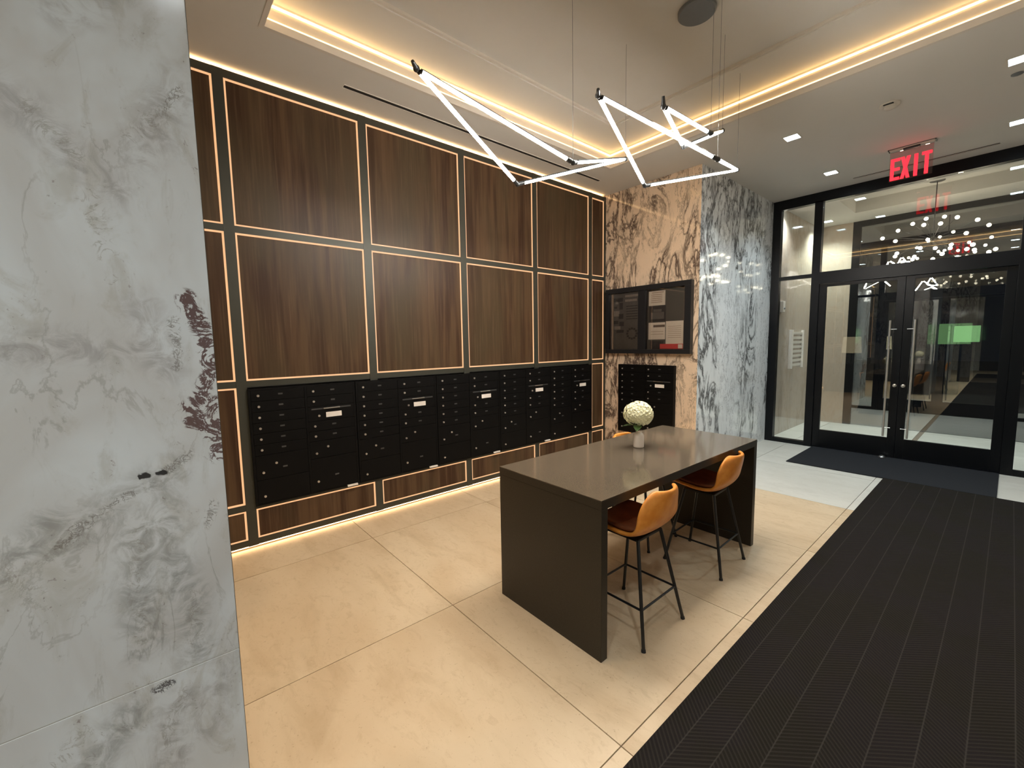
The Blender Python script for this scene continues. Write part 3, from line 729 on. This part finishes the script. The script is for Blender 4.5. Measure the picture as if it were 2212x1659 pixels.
# exit sign
ex = thing('exit_sign', 'red EXIT sign hanging from the ceiling before the doors', 'exit sign', (6.58, .85, ZC))
obj('ceiling_frame', bx(bx(bx(bx(nb(), -.045, .045, -.195, -.188, -.012, 0), -.045, .045, .188, .195, -.012, 0), .038, .045, -.188, .188, -.008, 0), -.045, -.038, -.188, .188, -.004, 0), 'black_metal', ex)
obj('ceiling_plate', bx(nb(), -.035, .035, -.185, .185, -.010, -.001, .002), 'trim_paint', ex)
obj('mount_bar', bx(nb(), -.018, .018, -.07, .07, -.030, -.010, .003), 'black_metal', ex)
obj('clear_panel', bx(nb(), -.004, .004, -.178, .178, -.345, -.028), glass('exit_acrylic', .02, (1.0, .80, .80)), ex)
def letter(ch):
    b = nb(); w_, h_, t = .080, .232, .030
    if ch == 'E':
        bx(b, 0, t, 0, .006, 0, h_)
        for z in (0, (h_-t)/2, h_-t): bx(b, t, w_, 0, .006, z, z+t)
    elif ch == 'I': bx(b, w_/2-t/2, w_/2+t/2, 0, .006, 0, h_)
    elif ch == 'T': bx(b, w_/2-t/2, w_/2+t/2, 0, .006, 0, h_-t); bx(b, 0, w_, 0, .006, h_-t, h_)
    else:
        for s_ in (0, 1):
            x0, x1 = (0, w_-t) if s_ == 0 else (w_-t, 0); y_ = .0005*s_
            vs = [b.verts.new(v) for v in ((x0, y_, 0), (x0+t, y_, 0), (x1+t, y_, h_), (x1, y_, h_), (x0, .006+y_, 0), (x0+t, .006+y_, 0), (x1+t, .006+y_, h_), (x1, .006+y_, h_))]
            for f in ((0, 1, 2, 3), (4, 7, 6, 5), (0, 4, 5, 1), (2, 6, 7, 3), (1, 5, 6, 2), (0, 3, 7, 4)): b.faces.new([vs[i] for i in f])
    return b
for k, ch in enumerate('EXIT'):
    o = obj('letter', letter(ch), 'exit_red', ex); o.rotation_euler = (0, 0, -PI/2); o.location = (-.012, .168-k*.0855, -.334)

# ================================================================ CHANDELIER in the vestibule
ch = thing('globe_chandelier', 'wide chandelier of many small glowing globes beyond the transom', 'chandelier', (0, 0, 0))
hub = Vector((9.02, .857, 3.08))
b = nb(); lathe(b, [(.085, 0), (.085, -.02), (.02, -.03)], 28, (hub.x, hub.y, 3.929)); obj('ceiling_rose', b, 'joint_grey', ch, True)
obj('stem', tube(nb(), (hub.x, hub.y, 3.90), hub, .006), 'joint_grey', ch, True)
obj('hub', ball(nb(), hub, .035), 'joint_grey', ch, True)
BULBS = [(8.764, 1.397, 3.155), (9.04, 1.26, 3.286), (8.883, 1.261, 3.106), (9.094, 1.103, 3.364), (9.113, 0.958, 3.411), (8.609, 0.925, 3.232), (8.562, 0.75, 3.206), (9.304, 0.778, 3.434), (8.783, 0.606, 3.297), (8.761, 0.407, 3.215), (9.446, 0.321, 3.237), (8.973, 0.516, 3.09), (9.303, 0.943, 3.13), (8.979, 0.986, 2.966), (9.125, 1.287, 2.908), (8.686, 1.207, 2.888), (9.121, 1.193, 2.806), (9.331, 1.152, 2.816), (9.021, 1.05, 2.854), (9.217, 1.092, 2.841), (9.154, 0.856, 2.803), (8.608, 0.715, 2.792), (9.232, 0.676, 2.996), (9.082, 0.674, 2.924), (8.821, 0.489, 2.846), (8.578, 0.423, 2.863), (9.329, 0.44, 2.892), (8.975, 0.586, 2.769), (9.197, 0.291, 2.819), (9.341, 0.233, 2.867), (9.193, 0.843, 2.968)]
g0 = None
for p_ in BULBS:
    p_ = Vector(p_)
    a_ = obj('arm', tube(nb(), hub, p_, .0028, None, 6), 'joint_grey', ch)
    if g0 is None: g0 = obj('globe', ball(nb(), (0, 0, 0), .024, 14, 10), 'bulb', a_, True, p_)
    else: inst('globe', g0, a_, p_)
# ================================================================ REAR LOBBY (seen only in the glass reflections)
k_ = thing('kiosk', 'dark kiosk with a glowing green screen in the rear lobby', 'kiosk', (-1.9, 1.045, 0))
obj('pedestal', bx(nb(), -.14, .14, -.15, .15, 0.001, 1.40, .01), 'black_metal', k_); obj('screen', bx(nb(), -.03, .03, -.32, .32, 1.401, 1.97, .01), 'green_screen', k_)
k_ = thing('console', 'black console with a cream drum lamp in the rear lobby', 'console', (-.9, 3.15, 0))
obj('body', bx(nb(), -.30, .30, -.55, .55, 0, .85, .01), 'black_metal', k_)
k2 = thing('table_lamp', 'cream shaded lamp on the black console', 'lamp', (-.9, 3.12, .851))
b = nb(); lathe(b, [(.10, 0), (.10, .02), (.02, .03), (.02, .32)], 20); obj('lamp_base', b, 'black_metal', k2, True)
b = nb(); lathe(b, [(.24, .32), (.21, .80)], 28); obj('lamp_shade', b, 'cream_shade', k2, True)
bpy.data.objects.remove(LK); bpy.data.objects.remove(PL)
